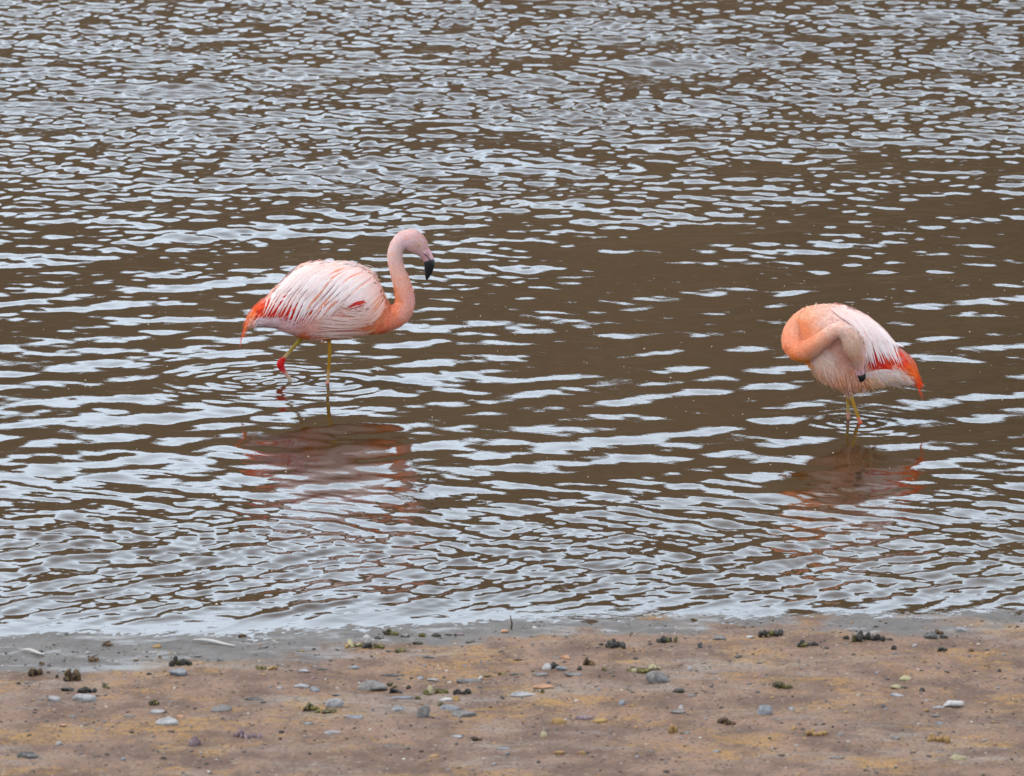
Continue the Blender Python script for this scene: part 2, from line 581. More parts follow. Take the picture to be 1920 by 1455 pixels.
        mot = np.clip(wobble(c[:, 0] * 22, c[:, 2] * 22 + c[:, 1] * 15, 1.0, 91)[:, None], 0, 1)
        j = (rng.normal(1, .07, (n, 1)) + .06 * mot) * (1 + rng.normal(0, .03, (n, 3)) + mot * np.array([[.02, -.16, -.22]]))
        cc = np.clip(cc * j, 0, .9)
        tip = np.clip(cc * 1.08 + .03, 0, .92)
        C = np.stack([cc * .9, cc * .9, cc, cc, tip, tip], 1).reshape(-1, 3)
        o = link_mesh('plumage', raw_mesh('plumage', Vv, Ff, True, C), self.root, M_down)
        o['kind'] = 'stuff'
        return o
    def surf(self, px, py, sidey, last):
        X, Z = self.x(px), self.z(py)
        hit, nr, _, _ = self.bvh.ray_cast(Vector((X, sidey * -1.0 * -1, Z)) if False else Vector((X, sidey, Z)), Vector((0, -sidey, 0)))
        if hit is None or nr is None:
            return None
        if nr.y * sidey < 0: nr = -nr
        return hit, nr
    def feather_data(self, pts, width, off, cfun, side=-1, lastoff=0):
        """a draped blade through photo-plane points -> (verts, faces, cols)"""
        P = []
        last = None
        crv = catmull([(a, c) for a, c in pts], 3)
        res = [self.surf(a, c, side, last) for a, c in crv]
        hits = [r_ for r_ in res if r_]
        if not hits:
            basey = side * .01
        prev = None
        for k, ((a, c), r_) in enumerate(zip(crv, res)):
            if r_:
                h, nr = r_
                nr = Vector((nr.x * .45, nr.y, nr.z * .45)).normalized()
                p = h + nr * off
                prev = (p.y, nr)
            else:
                if prev is None:
                    nxt = next((q for q in res if q), None)
                    prev = ((nxt[0].y + side * off) if nxt else side * .006, Vector((0, side, 0)))
                p = Vector((self.x(a), prev[0] * .93, self.z(c)))
                nr = prev[1]
                prev = (p.y, nr)
            P.append((p, nr))
        n = len(P)
        vs, fs, cs = [], [], []
        for k in range(n):
            t_ = k / (n - 1)
            p, nr = P[k]
            a = P[max(k - 1, 0)][0]; c = P[min(k + 1, n - 1)][0]
            T = (c - a).normalized()
            Wd = nr.cross(T).normalized()
            prof = min(1, .45 + 1.8 * t_) * (1 - t_ ** 2.2) ** .9 if t_ < 1 else .05
            w_ = width * self.s * .5 * max(prof, .06)
            cc = cfun(t_)
            for q, up in ((-1, 0), (0, w_ * .20), (1, 0)):
                vs.append(p + Wd * (q * w_) + nr * (up + t_ * .0015))
                e = .93 if q == 0 else 1.04
                cs.append([min(.92, v * e) for v in cc])
        for k in range(n - 1):
            for q in range(2):
                b0 = k * 3 + q
                fs.append((b0, b0 + 1, b0 + 4, b0 + 3))
        return vs, fs, cs
    def row(self, parent, keys, n, width, off, cfun, jit=2.0, side=-1, joined=None, name='feather'):
        """n feathers blended between key curves"""
        K = np.asarray(keys, float)
        for i in range(n):
            u = (i + .5 + random.uniform(-.35, .35)) / n * (len(K) - 1)
            u = min(max(u, 0), len(K) - 1.0001)
            a = int(u); f = u - a
            c = K[a] * (1 - f) + K[a + 1] * f
            ll = random.uniform(-.14, .10)
            c = c + rng.normal(0, jit, (1, 2)) + rng.normal(0, jit * .35, c.shape)
            c[-1] += (c[-1] - c[-2]) * ll
            uu = u / (len(K) - 1)
            d_ = self.feather_data([tuple(q) for q in c], width * random.uniform(.75, 1.25), off + random.uniform(-.0009, .0009), lambda t_, uu=uu, rr=random.random(): cfun(t_, uu, rr), side)
            if joined is not None:
                base = len(joined[0])
                joined[0].extend(d_[0]); joined[1].extend([tuple(v + base for v in q) for q in d_[1]]); joined[2].extend(d_[2])
            else:
                link_mesh(name, raw_mesh(name, d_[0], d_[1], True, d_[2]), parent, M_feather)

def lerp3(a, b, t_):
    return [a[i] * (1 - t_) + b[i] * t_ for i in range(3)]
WHITE = (.84, .75, .73); PALE = (.84, .56, .52); PINK = (.76, .45, .42); SALM = (.80, .34, .22)
ORNG = (.80, .20, .06); RED = (.56, .012, .014); ORED = (.72, .07, .02); PEACH = (.80, .50, .38); LILAC = (.70, .58, .62)

# ---- the walking bird, facing right
def Z1(X, Y): return (420 + X / 4.041, 400 + Y / 4.041)
def Z7(X, Y): return (440 + X / 6.4, 480 + Y / 6.4)
def Z3(X, Y): return (700 + X / 9.7, 410 + Y / 9.7)
b1 = Bird('pale pink flamingo wading to the right with raised neck and one leg lifted', 614, 719, B1X, B1Y)
tor = [(190, 800, 830, 3), (250, 715, 845, 9), (330, 645, 850, 18), (420, 560, 865, 27), (520, 465, 905, 36), (620, 400, 935, 42), (720, 378, 945, 46),
       (830, 374, 942, 48), (950, 384, 915, 48), (1060, 415, 905, 45), (1140, 480, 905, 39), (1200, 590, 900, 31), (1250, 690, 888, 24), (1290, 730, 870, 17)]
torso1 = [(*Z1(a, t_), Z1(a, b_)[1], w) for a, t_, b_, w in tor]
nk = [(1120, 770, 30, 1.0), (1200, 790, 26, .95), (1280, 785, 22.5, .92), (1345, 742, 19.5, .92), (1372, 672, 17.5, .92), (1366, 600, 16.6, .92), (1347, 520, 15.2, .9), (1320, 440, 13.6, .9),
      (1303, 370, 13.0, .9), (1302, 310, 13.4, .88), (1325, 248, 14.5, .85), (1375, 208, 17.5, .80), (1432, 212, 20.5, .74), (1480, 252, 17.5, .72), (1515, 298, 11.0, .70), (1532, 325, 7.5, .7)]
neck1 = [(*Z1(a, c), 0, r_, q) for a, c, r_, q in nk]
legs1 = [[(*Z1(760, 880), -.035, 3.6), (*Z1(800, 950), -.035, 3.6), (*Z1(803, 1050), -.035, 3.3), (*Z1(795, 1180), -.033, 3.3), (*Z1(788, 1262), -.03, 3.4), (*Z1(784, 1290), -.03, 4.4), (*Z1(782, 1330), -.03, 3.9), (613, 790, -.03, 2.9), (613, 845, -.03, 2.9)],
         [(*Z1(660, 880), .035, 4.2), (*Z1(590, 955), .035, 4.0), (*Z1(520, 1035), .035, 3.9), (*Z1(460, 1105), .035, 4.3), (*Z1(432, 1140), .035, 7.0), (*Z1(428, 1168), .035, 7.2), (*Z1(448, 1205), .035, 5.0), (*Z1(490, 1262), .035, 3.8), (556, 745, .035, 3.4), (575, 775, .035, 3.2)]]
th1 = [[(*Z1(740, 800), -.035, 20), (*Z1(790, 890), -.035, 12), (*Z1(802, 945), -.035, 4.5)], [(*Z1(720, 800), .035, 22), (*Z1(650, 880), .035, 13), (*Z1(605, 940), .035, 4.8)]]
ck1 = [(*Z3(720, 300), .80, .58, .58), (*Z3(850, 400), .83, .58, .56), (*Z3(600, 450), .78, .58, .60), (*Z3(780, 620), .81, .55, .53), (*Z3(420, 500), .80, .62, .62), (*Z3(900, 560), .80, .55, .54),
       (*Z3(400, 700), .82, .58, .55), (*Z3(400, 900), .83, .54, .48), (*Z3(450, 1150), .82, .48, .41), (*Z3(560, 1350), .80, .43, .37), (*Z3(380, 1250), .82, .34, .22), (*Z1(1330, 620), .82, .33, .21), (*Z1(1400, 640), .78, .46, .43),
       (*Z1(1390, 730), .80, .42, .36), (*Z1(1300, 740), .82, .30, .21), (*Z1(1240, 800), .82, .27, .19), (*Z1(1200, 860), .84, .23, .15), (*Z1(1330, 830), .82, .32, .24), (*Z1(1210, 720), .84, .30, .21),
       (*Z1(1130, 850), .80, .30, .18), (*Z1(1050, 880), .78, .32, .21), (*Z1(1180, 600), .82, .46, .36), (*Z1(1120, 500), .82, .58, .54), (*Z1(1000, 420), .82, .70, .70), (*Z1(850, 400), .82, .72, .73),
       (*Z1(650, 430), .82, .74, .75), (*Z1(450, 560), .80, .72, .74), (*Z1(700, 600), .78, .66, .69), (*Z1(900, 600), .80, .60, .58), (*Z1(1050, 620), .80, .52, .46), (*Z1(1000, 750), .80, .45, .38), (*Z1(850, 780), .80, .50, .45),
       (*Z1(900, 850), .78, .42, .36), (*Z1(750, 860), .76, .45, .41), (*Z1(600, 860), .78, .50, .48), (*Z1(660, 930), .78, .22, .11), (*Z1(760, 925), .78, .27, .16), (*Z1(560, 790), .74, .52, .55), (*Z1(430, 800), .76, .62, .66), (*Z1(300, 800), .78, .65, .68),
       (*Z1(230, 790), .78, .42, .35), (*Z1(560, 720), .55, .05, .04), (*Z1(430, 720), .6, .04, .02), (*Z1(310, 710), .72, .12, .05), (*Z1(220, 740), .80, .25, .12), (*Z1(500, 880), .76, .50, .50),
       (*Z1(802, 965), .30, .165, .05), (*Z1(800, 1050), .30, .16, .04), (*Z1(795, 1150), .29, .155, .045), (*Z1(790, 1225), .38, .27, .15), (*Z1(786, 1265), .50, .36, .30), (*Z1(783, 1288), .50, .08, .10), (*Z1(782, 1330), .4, .25, .06),
       (*Z1(590, 960), .33, .24, .06), (*Z1(520, 1040), .33, .24, .08), (*Z1(470, 1095), .40, .30, .18), (*Z1(445, 1125), .46, .018, .045), (*Z1(425, 1165), .46, .014, .04), (*Z1(445, 1195), .46, .04, .07), (*Z1(470, 1235), .48, .32, .28), (*Z1(500, 1270), .42, .36, .28)]
b1.build_body(torso1, neck1, legs1, ck1, th1)
flow1 = [(*Z1(1480, 250), -.8, -.5), (*Z1(1420, 160), -1, .0), (*Z1(1440, 260), -1, .1), (*Z1(1340, 220), -.75, .65), (*Z1(1300, 300), -.2, 1), (*Z1(1300, 400), .08, 1), (*Z1(1345, 540), .3, 1), (*Z1(1380, 650), .1, 1), (*Z1(1370, 750), -.5, .8), (*Z1(1260, 820), -1, .35),
         (*Z1(1200, 700), -.5, .9), (*Z1(1150, 550), -.5, .8), (*Z1(1000, 450), -.8, .5), (*Z1(800, 400), -1, .25), (*Z1(600, 450), -.8, .6), (*Z1(400, 600), -.7, .6), (*Z1(200, 760), -.6, .8), (*Z1(600, 600), -.5, .85), (*Z1(800, 600), -.45, .9),
         (*Z1(1000, 650), -.9, .3), (*Z1(900, 750), -.95, .2), (*Z1(800, 860), -.85, .45), (*Z1(1000, 870), -.9, .35), (*Z1(1120, 870), -.8, .6), (*Z1(400, 800), -1, .08), (*Z1(600, 860), -.95, .2)]
def len1(px, py):
    return rbf([(*Z1(1450, 210), 2.2), (*Z1(1560, 330), 1.2), (*Z1(1340, 230), 3), (*Z1(1300, 350), 4.6), (*Z1(1350, 550), 5.8), (*Z1(1390, 700), 6.2), (*Z1(1300, 820), 6), (*Z1(1180, 800), 10), (*Z1(1100, 600), 13), (*Z1(900, 500), 15), (*Z1(800, 850), 17), (*Z1(1000, 860), 14), (*Z1(500, 850), 15), (*Z1(300, 800), 12), (*Z1(500, 600), 13)], px, py, 1.6)[:, 0]
def skip1(px, py, c):
    legs_ = (py > Z1(0, 940)[1] - 1) & (px < Z1(850, 0)[0])
    tip_ = (px > Z1(1512, 0)[0]) & (py < Z1(0, 420)[1]) & (py > Z1(0, 280)[1])
    return legs_ | tip_ | (c[:, 2] < .005)
b1.plumage(52000, flow1, ck1, len1, skip1)

def kz(f, rows): return [[f(*p) for p in r_] for r_ in rows]
def c_white(tipc=(.80, .66, .66), warm=.12):
    def f(t_, u, rr):
        rr = (rr * 3.77 + .13) % 1
        base = lerp3(PALE, (.82, .50, .42), .25 + .75 * rr)
        c = lerp3(base, lerp3(WHITE, PALE, .55 * ((rr * 7.3) % 1)), min(1, .1 + t_ * 1.5))
        if rr > 1 - warm: c = lerp3(c, ORNG, .8 * math.sin(math.pi * min(1, t_ * 1.2)))
        return c
    return f
def c_red(t_, u, rr): return lerp3(ORED if rr > .7 else RED, (.45, .01, .02), .4 * rr * t_)
def c_ored(t_, u, rr): return lerp3(lerp3(PALE, ORED, min(1, .3 + t_)), ORNG if rr > .4 else ORED, t_)
def c_peach(t_, u, rr): return lerp3(lerp3(PEACH, PINK, rr), (.84, .66, .58), t_ * .8)
RED1 = [[(520, 480), (340, 610), (235, 755)], [(640, 430), (450, 590), (340, 720)], [(700, 430), (540, 580), (450, 710)], [(800, 480), (650, 620), (600, 745)], [(930, 500), (800, 640), (710, 775)], [(980, 560), (900, 670), (820, 755)]]
WH1 = [[(640, 300), (440, 470), (335, 690)], [(760, 240), (560, 430), (400, 700)], [(880, 200), (660, 420), (480, 690)], [(960, 200), (740, 440), (580, 710)], [(1050, 230), (820, 480), (685, 790)], [(1150, 280), (930, 500), (775, 760)],
       [(1250, 340), (1030, 540), (880, 740)], [(1350, 390), (1150, 560), (1000, 730)], [(1450, 430), (1270, 560), (1130, 700)]]
BK1 = [[(880, 112), (640, 285), (440, 480)], [(1050, 108), (800, 230), (600, 420)], [(1250, 118), (1000, 225), (780, 440)], [(1450, 150), (1200, 230), (980, 450)], [(1580, 190), (1380, 300), (1170, 500)], [(1660, 290), (1500, 400), (1330, 560)], [(1720, 420), (1600, 500), (1450, 600)]]
SH1 = [[(1350, 140), (1200, 170), (1040, 240)], [(1500, 170), (1350, 200), (1180, 300)], [(1620, 220), (1480, 290), (1330, 400)], [(1700, 330), (1600, 390), (1470, 490)], [(1750, 460), (1680, 540), (1580, 640)], [(1780, 580), (1720, 680), (1620, 770)]]
FL1 = [[(1720, 540), (1520, 600), (1310, 500)], [(1740, 590), (1500, 640), (1220, 560)], [(1730, 640), (1450, 680), (1130, 660)], [(1700, 700), (1400, 740), (1020, 700)], [(1650, 770), (1350, 800), (1040, 760)], [(1600, 840), (1300, 860), (980, 850)], [(1500, 900), (1250, 900), (900, 930)]]
TL1 = [[(430, 470), (240, 620), (90, 830)], [(460, 500), (270, 640), (120, 840)], [(420, 560), (250, 690), (150, 850)], [(330, 640), (180, 760), (100, 960)], [(300, 660), (160, 790), (120, 1000)]]
for side in (-1, 1):
    wing = None
    j = None
    wing = bpy.data.objects.new('wing', None); col.objects.link(wing); wing.parent = b1.root
    if side == 1:
        j = ([], [], [])
    b1.row(wing, kz(Z7, RED1), 46, 7.0, .005, c_red, 1.2, side, j)
    b1.row(wing, kz(Z7, WH1), 25, 6.2, .0095, c_white(warm=.10), 1.5, side, j)
    b1.row(wing, kz(Z7, BK1), 46, 10.0, .0125, c_white(warm=.13), 1.8, side, j)
    b1.row(wing, kz(Z7, SH1 if side < 0 else SH1[:4]), 44, 6.0, .0135, lambda t_, u, rr: lerp3(c_white(warm=.2)(t_, u, rr), SALM, 1.5 * max(0, u - .5)), 2.0, side, j)
    b1.row(wing, kz(Z7, [[(1560, 490), (1490, 498), (1410, 515)], [(1575, 505), (1490, 515), (1400, 540)], [(1550, 525), (1470, 540), (1375, 580)]]), 14, 2.0, .0160, c_red, 2.4, side, j)
    b1.row(wing, kz(Z7, FL1), 56, 2.2, .0135, lambda t_, u, rr: lerp3(c_peach(t_, u, rr), SALM, max(0, .6 - 1.3 * t_)), 5.0, side, j)
    if j:
        bpy.data.objects.remove(wing)
        link_mesh('wing', raw_mesh('wing', j[0], j[1], True, j[2]), b1.root, M_feather)
tail = bpy.data.objects.new('tail', None); col.objects.link(tail); tail.parent = b1.root
b1.row(tail, kz(Z7, TL1), 26, 3.6, .004, c_ored, 1.2)
b1.row(tail, kz(Z7, [[(180, 740), (110, 900), (62, 1120)], [(170, 780), (115, 880), (75, 1060)]]), 4, 1.5, .003, lambda t_, u, rr: ORED, .5)
b1.row(tail, kz(Z7, [[(260, 770), (180, 790), (70, 880)], [(220, 790), (150, 850), (125, 1000)]]), 6, 2.0, .003, lambda t_, u, rr: ORNG, .8)
# hair-like filaments standing off shoulder and vent
b1.row(tail, kz(Z7, [[(1500, 115), (1640, 130), (1740, 250)], [(1560, 150), (1690, 190), (1730, 300)]]), 7, 1.0, .004, lambda t_, u, rr: (.8, .72, .66), 1.5, name='filament')

def bill(bird, pink, black, mouth, nostril, eye, yoff=0.0, er=2.6):
    """pink, black: rows (px, py, radius px, squash) along the bill"""
    s = bird.s
    def tube_mesh(name, rows, parent, mat, seg=16, n=6):
        bm = bmesh.new()
        q = interp_rows([(a, c, yo, r_, sq) for a, c, yo, r_, sq in rows], n)
        add_tube(bm, [bird.p(a, c, yo) for a, c, yo, r_, sq in q], [max(r_, .15) * s for a, c, yo, r_, sq in q], seg, [sq for *_, sq in q])
        me = bpy.data.meshes.new(name); bm.to_mesh(me); bm.free()
        me.polygons.foreach_set('use_smooth', np.ones(len(me.polygons), dtype=bool))
        return link_mesh(name, me, parent, mat)
    o = tube_mesh('bill', [(a, c, yoff, r_, q) for a, c, r_, q in pink], bird.root, M_pink)
    tube_mesh('bill_tip', [(a, c, yoff, r_, q) for a, c, r_, q in black], o, M_black)
    if mouth: tube_mesh('mouth_line', [(a, c, y_, r_, 1) for a, c, y_, r_ in mouth], o, M_black, 8)
    hb = BVHTree.FromObject(bird.body, bpy.context.evaluated_depsgraph_get())
    if nostril: tube_mesh('nostril', [(a, c, y_, r_, 1) for a, c, y_, r_ in nostril], o, M_black, 8)
    for (ex, ey, yy) in eye:
        sgn = -1 if yy < yoff else 1
        hh = hb.ray_cast(Vector((bird.x(ex), sgn * .5, bird.z(ey))), Vector((0, -sgn, 0)))[0]
        if hh is not None: yy = hh.y - sgn * er * .15 * s
        bm = bmesh.new(); bmesh.ops.create_uvsphere(bm, u_segments=16, v_segments=10, radius=er * s)
        me = bpy.data.meshes.new('eye'); bm.to_mesh(me); bm.free()
        me.polygons.foreach_set('use_smooth', np.ones(len(me.polygons), dtype=bool))
        e = link_mesh('eye', me, bird.root, M_eye); e.location = bird.p(ex, ey, yy)
        sg = -1 if yy < yoff else 1
        bm = bmesh.new()
        ring = [Vector((math.cos(q) * er * 1.15 * s, sg * er * .55 * s, math.sin(q) * er * 1.0 * s)) for q in [2 * math.pi * k / 16 for k in range(17)]]
        add_tube(bm, ring, [.55 * s] * 17, 6, 1.0)
        me = bpy.data.meshes.new('eye_rim'); bm.to_mesh(me); bm.free()
        link_mesh('eye_rim', me, e, M_rim)
        bm = bmesh.new(); bmesh.ops.create_uvsphere(bm, u_segments=10, v_segments=6, radius=er * .38 * s)
        me = bpy.data.meshes.new('pupil'); bm.to_mesh(me); bm.free()
        q_ = link_mesh('pupil', me, e, M_black); q_.location = (0, sg * er * .78 * s, 0)
    return o
s1 = b1.s
hw = 20 * .74 * s1
bill(b1, [(*Z3(880, 560), 12.5, .62), (*Z3(930, 620), 11.8, .60), (*Z3(985, 700), 10.6, .56), (*Z3(1020, 770), 9.6, .54), (*Z3(1030, 800), 8.6, .52)],
     [(*Z3(1022, 752), 9.4, .56), (*Z3(1024, 790), 9.9, .60), (*Z3(1026, 840), 9.9, .58), (*Z3(1018, 910), 8.7, .55), (*Z3(1006, 980), 7.0, .50), (*Z3(990, 1050), 4.6, .5), (*Z3(979, 1100), 2.4, .5), (*Z3(976, 1126), .7, .5)],
     [(*Z3(895, 620), -.0155, .5), (*Z3(950, 655), -.0145, .7), (*Z3(1005, 700), -.0125, .8), (*Z3(1040, 750), -.0112, .9)],
     [(*Z3(978, 632), -.0118, .35), (*Z3(1005, 660), -.0112, .7), (*Z3(1030, 692), -.0098, .3)],
     [(*Z3(835, 470), -hw * .74), (*Z3(835, 470), hw * .74)], 0, 2.5)

# ---- the resting bird, facing left, head tucked on its near side
def Z2(X, Y): return (1420 + X / 5.017, 540 + Y / 5.017)
b2 = Bird('salmon flamingo standing at rest with neck coiled and head tucked over its wing', 1592, 789, B2X, B2Y)
tor = [(345, 400, 560, 10), (400, 250, 640, 22), (460, 195, 700, 31), (550, 166, 810, 39), (650, 163, 875, 43), (750, 170, 905, 45), (850, 203, 925, 44), (950, 250, 925, 41), (1050, 320, 915, 37),
       (1150, 405, 900, 31), (1240, 500, 890, 25), (1320, 590, 885, 18), (1400, 690, 895, 11), (1460, 770, 900, 6), (1500, 850, 905, 3)]
torso2 = [(*Z2(a, t_), Z2(a, b_)[1], w) for a, t_, b_, w in tor]
nk = [(620, 290, .03, 17, 1), (500, 262, .02, 15.5, 1), (400, 315, .005, 16, 1), (335, 410, -.01, 18.5, 1), (325, 505, -.035, 19.5, 1), (385, 560, -.06, 19, 1), (480, 525, -.085, 17.5, .95), (580, 450, -.105, 16, .95), (670, 375, -.120, 14.8, .95),
      (745, 338, -.130, 14.5, .95), (815, 372, -.138, 15.5, .9), (860, 440, -.142, 18.0, .8), (888, 520, -.142, 18.5, .72), (910, 590, -.140, 15.0, .72), (925, 650, -.138, 10.5, .7), (938, 700, -.136, 8.0, .7)]
neck2 = [(*Z2(a, c), d_, r_, q) for a, c, d_, r_, q in nk]
legs2 = [[(*Z2(835, 900), .03, 5), (*Z2(846, 965), .03, 4.2), (*Z2(852, 1050), .03, 3.2), (*Z2(856, 1150), .03, 3.3), (*Z2(860, 1235), .03, 3.6), (*Z2(862, 1275), .03, 3.0), (1592, 830, .03, 2.6), (1592, 880, .03, 2.6)],
         [(*Z2(850, 900), -.02, 5.2), (*Z2(865, 965), -.022, 4.4), (*Z2(890, 1050), -.03, 3.5), (*Z2(925, 1150), -.035, 3.5), (*Z2(955, 1235), -.04, 4.0), (*Z2(965, 1268), -.042, 5.6), (*Z2(968, 1290), -.042, 5.2), (1612, 815, -.04, 3.2), (1611, 870, -.04, 2.8)]]
th2 = [[(*Z2(800, 780), .03, 24), (*Z2(820, 870), .03, 14), (*Z2(842, 940), .03, 5)], [(*Z2(830, 780), -.02, 24), (*Z2(835, 870), -.02, 15), (*Z2(856, 950), -.022, 5.4)]]
ck2 = [(*Z2(550, 180), .84, .56, .48), (*Z2(450, 230), .84, .46, .34), (*Z2(430, 335), .84, .32, .20), (*Z2(350, 360), .84, .42, .32), (*Z2(280, 440), .84, .36, .26), (*Z2(260, 560), .84, .29, .18), (*Z2(330, 620), .84, .26, .12), (*Z2(400, 560), .82, .33, .23),
       (*Z2(480, 500), .82, .37, .26), (*Z2(600, 420), .82, .44, .33), (*Z2(700, 360), .82, .53, .44), (*Z2(780, 350), .82, .60, .53), (*Z2(850, 450), .80, .60, .50), (*Z2(890, 530), .78, .54, .42), (*Z2(910, 620), .76, .50, .40), (*Z2(930, 680), .74, .48, .42),
       (*Z2(700, 240), .84, .60, .56), (*Z2(650, 300), .84, .58, .52), (*Z2(850, 260), .84, .68, .66), (*Z2(1000, 350), .84, .74, .74), (*Z2(1150, 480), .82, .74, .75), (*Z2(1000, 550), .80, .58, .58), (*Z2(1080, 640), .7, .2, .15), (*Z2(1150, 680), .66, .05, .02),
       (*Z2(1300, 640), .74, .08, .02), (*Z2(1420, 760), .78, .16, .04), (*Z2(1490, 860), .76, .10, .03), (*Z2(1250, 760), .82, .70, .68), (*Z2(1130, 770), .80, .66, .60), (*Z2(1350, 850), .82, .66, .60), (*Z2(1050, 850), .80, .50, .36), (*Z2(1200, 860), .80, .58, .48),
       (*Z2(950, 900), .80, .40, .26), (*Z2(850, 800), .78, .42, .32), (*Z2(750, 820), .78, .40, .28), (*Z2(650, 760), .80, .50, .42), (*Z2(650, 640), .80, .54, .46), (*Z2(560, 600), .82, .52, .42), (*Z2(700, 480), .80, .50, .42), (*Z2(530, 750), .82, .48, .36), (*Z2(600, 850), .80, .44, .30),
       (*Z2(780, 640), .80, .46, .38), (*Z2(430, 640), .82, .30, .12),
       (*Z2(846, 950), .50, .36, .34), (*Z2(852, 1030), .33, .23, .09), (*Z2(856, 1140), .35, .25, .12), (*Z2(860, 1235), .50, .26, .22), (*Z2(865, 990), .32, .19, .05), (*Z2(900, 1080), .31, .175, .04), (*Z2(935, 1180), .31, .175, .05), (*Z2(955, 1232), .52, .18, .14), (*Z2(966, 1270), .62, .02, .06), (*Z2(968, 1300), .55, .02, .05)]
b2.build_body(torso2, neck2, legs2, ck2, th2)
flow2 = [(*Z2(550, 190), .8, .2), (*Z2(430, 280), -.6, .5), (*Z2(300, 420), -.2, 1), (*Z2(290, 560), .2, 1), (*Z2(380, 600), .5, .7), (*Z2(480, 520), -.9, .5), (*Z2(600, 430), -.85, .6), (*Z2(700, 360), -.9, .4), (*Z2(800, 370), -.6, -.6), (*Z2(870, 480), -.3, -1), (*Z2(910, 600), -.3, -1),
         (*Z2(800, 220), .9, .4), (*Z2(1000, 330), .8, .6), (*Z2(1150, 450), .75, .65), (*Z2(1000, 600), .3, .95), (*Z2(1350, 680), .6, .8), (*Z2(1200, 800), .95, .3), (*Z2(1400, 870), .9, .4), (*Z2(1050, 880), .7, .7), (*Z2(900, 900), .25, 1), (*Z2(750, 820), .3, .95),
         (*Z2(600, 800), .35, .9), (*Z2(600, 620), .5, .8), (*Z2(700, 550), .3, .9), (*Z2(500, 700), .35, .9)]
def len2(px, py):
    return rbf([(*Z2(880, 500), 2.2), (*Z2(920, 640), 1.5), (*Z2(750, 350), 3.2), (*Z2(600, 430), 4.2), (*Z2(450, 520), 5.2), (*Z2(300, 550), 6), (*Z2(300, 420), 6), (*Z2(450, 250), 7), (*Z2(600, 700), 16), (*Z2(750, 850), 20), (*Z2(900, 900), 20), (*Z2(1050, 880), 19), (*Z2(1200, 860), 18), (*Z2(1380, 870), 14), (*Z2(1000, 400), 13), (*Z2(700, 230), 10), (*Z2(560, 850), 17)], px, py, 1.6)[:, 0]
def skip2(px, py, c):
    return (py > Z2(0, 945)[1]) | (c[:, 2] < .005)
b2.plumage(60000, flow2, ck2, len2, skip2)
RED2 = [[(1085, 540), (1060, 630), (1015, 712)], [(1110, 570), (1100, 650), (1075, 735)], [(1150, 600), (1150, 680), (1130, 725)], [(1200, 560), (1210, 640), (1200, 705)], [(1260, 560), (1270, 650), (1290, 730)]]
OR2 = [[(1270, 600), (1320, 700), (1400, 800)], [(1300, 590), (1380, 720), (1470, 885)], [(1320, 585), (1430, 710), (1500, 890)], [(1330, 580), (1455, 700), (1515, 860)], [(1320, 575), (1470, 710), (1518, 900)]]
WH2 = [[(900, 300), (950, 480), (1010, 690)], [(930, 270), (990, 470), (1050, 700)], [(970, 280), (1040, 460), (1110, 690)], [(1000, 290), (1090, 460), (1190, 680)], [(1030, 300), (1130, 450), (1250, 670)], [(1060, 330), (1180, 470), (1290, 680)], [(1110, 370), (1230, 500), (1330, 700)]]
BK2 = [[(680, 200), (880, 330), (1000, 520)], [(740, 180), (940, 300), (1090, 480)], [(820, 195), (1020, 320), (1180, 500)], [(900, 225), (1090, 350), (1250, 540)], [(960, 250), (1150, 400), (1320, 580)], [(1030, 300), (1190, 430), (1310, 545)]]
UN2 = [[(1000, 760), (1150, 745), (1310, 740)], [(990, 790), (1180, 790), (1350, 770)], [(1020, 820), (1220, 840), (1420, 850)], [(1060, 850), (1260, 880), (1460, 900)], [(1080, 880), (1200, 900), (1320, 930)]]
BE2 = [[(470, 620), (520, 740), (580, 850)], [(560, 560), (600, 720), (660, 870)], [(640, 600), (680, 760), (730, 890)], [(720, 660), (770, 820), (800, 930)], [(800, 760), (840, 880), (870, 960)], [(880, 800), (930, 900), (960, 985)], [(960, 830), (1010, 900), (1050, 960)]]
CH2 = [[(600, 480), (640, 560), (760, 640)], [(560, 530), (620, 620), (740, 700)], [(520, 580), (590, 680), (700, 760)], [(490, 640), (560, 740), (680, 820)]]
for side in (-1, 1):
    wing = bpy.data.objects.new('wing', None); col.objects.link(wing); wing.parent = b2.root
    j = ([], [], []) if side == 1 else None
    b2.row(wing, kz(Z2, RED2), 30, 5.4, .005, c_red, 1.0, side, j)
    b2.row(wing, kz(Z2, OR2), 26, 4.2, .005, c_ored, 1.0, side, j)
    b2.row(wing, kz(Z2, WH2), 30, 6.2, .0085, c_white(warm=.05), 1.4, side, j)
    b2.row(wing, kz(Z2, BK2), 44, 7.5, .0110, c_white(warm=.07), 1.5, side, j)
    b2.row(wing, kz(Z2, UN2), 34, 3.6, .006, lambda t_, u, rr: lerp3((.80, .70, .67), PEACH, .5 * rr + .3 * u), 1.6, side, j)
    if j:
        bpy.data.objects.remove(wing)
        link_mesh('wing', raw_mesh('wing', j[0], j[1], True, j[2]), b2.root, M_feather)
br = bpy.data.objects.new('breast', None); col.objects.link(br); br.parent = b2.root
b2.row(br, kz(Z2, BE2), 60, 2.8, .006, lambda t_, u, rr: lerp3(lerp3(PEACH, SALM, .5 * rr), (.84, .66, .55), t_ * .7), 2.2)
b2.row(br, kz(Z2, CH2), 30, 2.4, .006, lambda t_, u, rr: lerp3(PEACH, (.84, .68, .58), t_), 2.0)
tail = bpy.data.objects.new('tail', None); col.objects.link(tail); tail.parent = b2.root
b2.row(tail, kz(Z2, [[(1490, 840), (1520, 940), (1575, 1030)], [(1480, 850), (1505, 950), (1540, 1065)]]), 5, 1.5, .003, lambda t_, u, rr: ORED, .4)
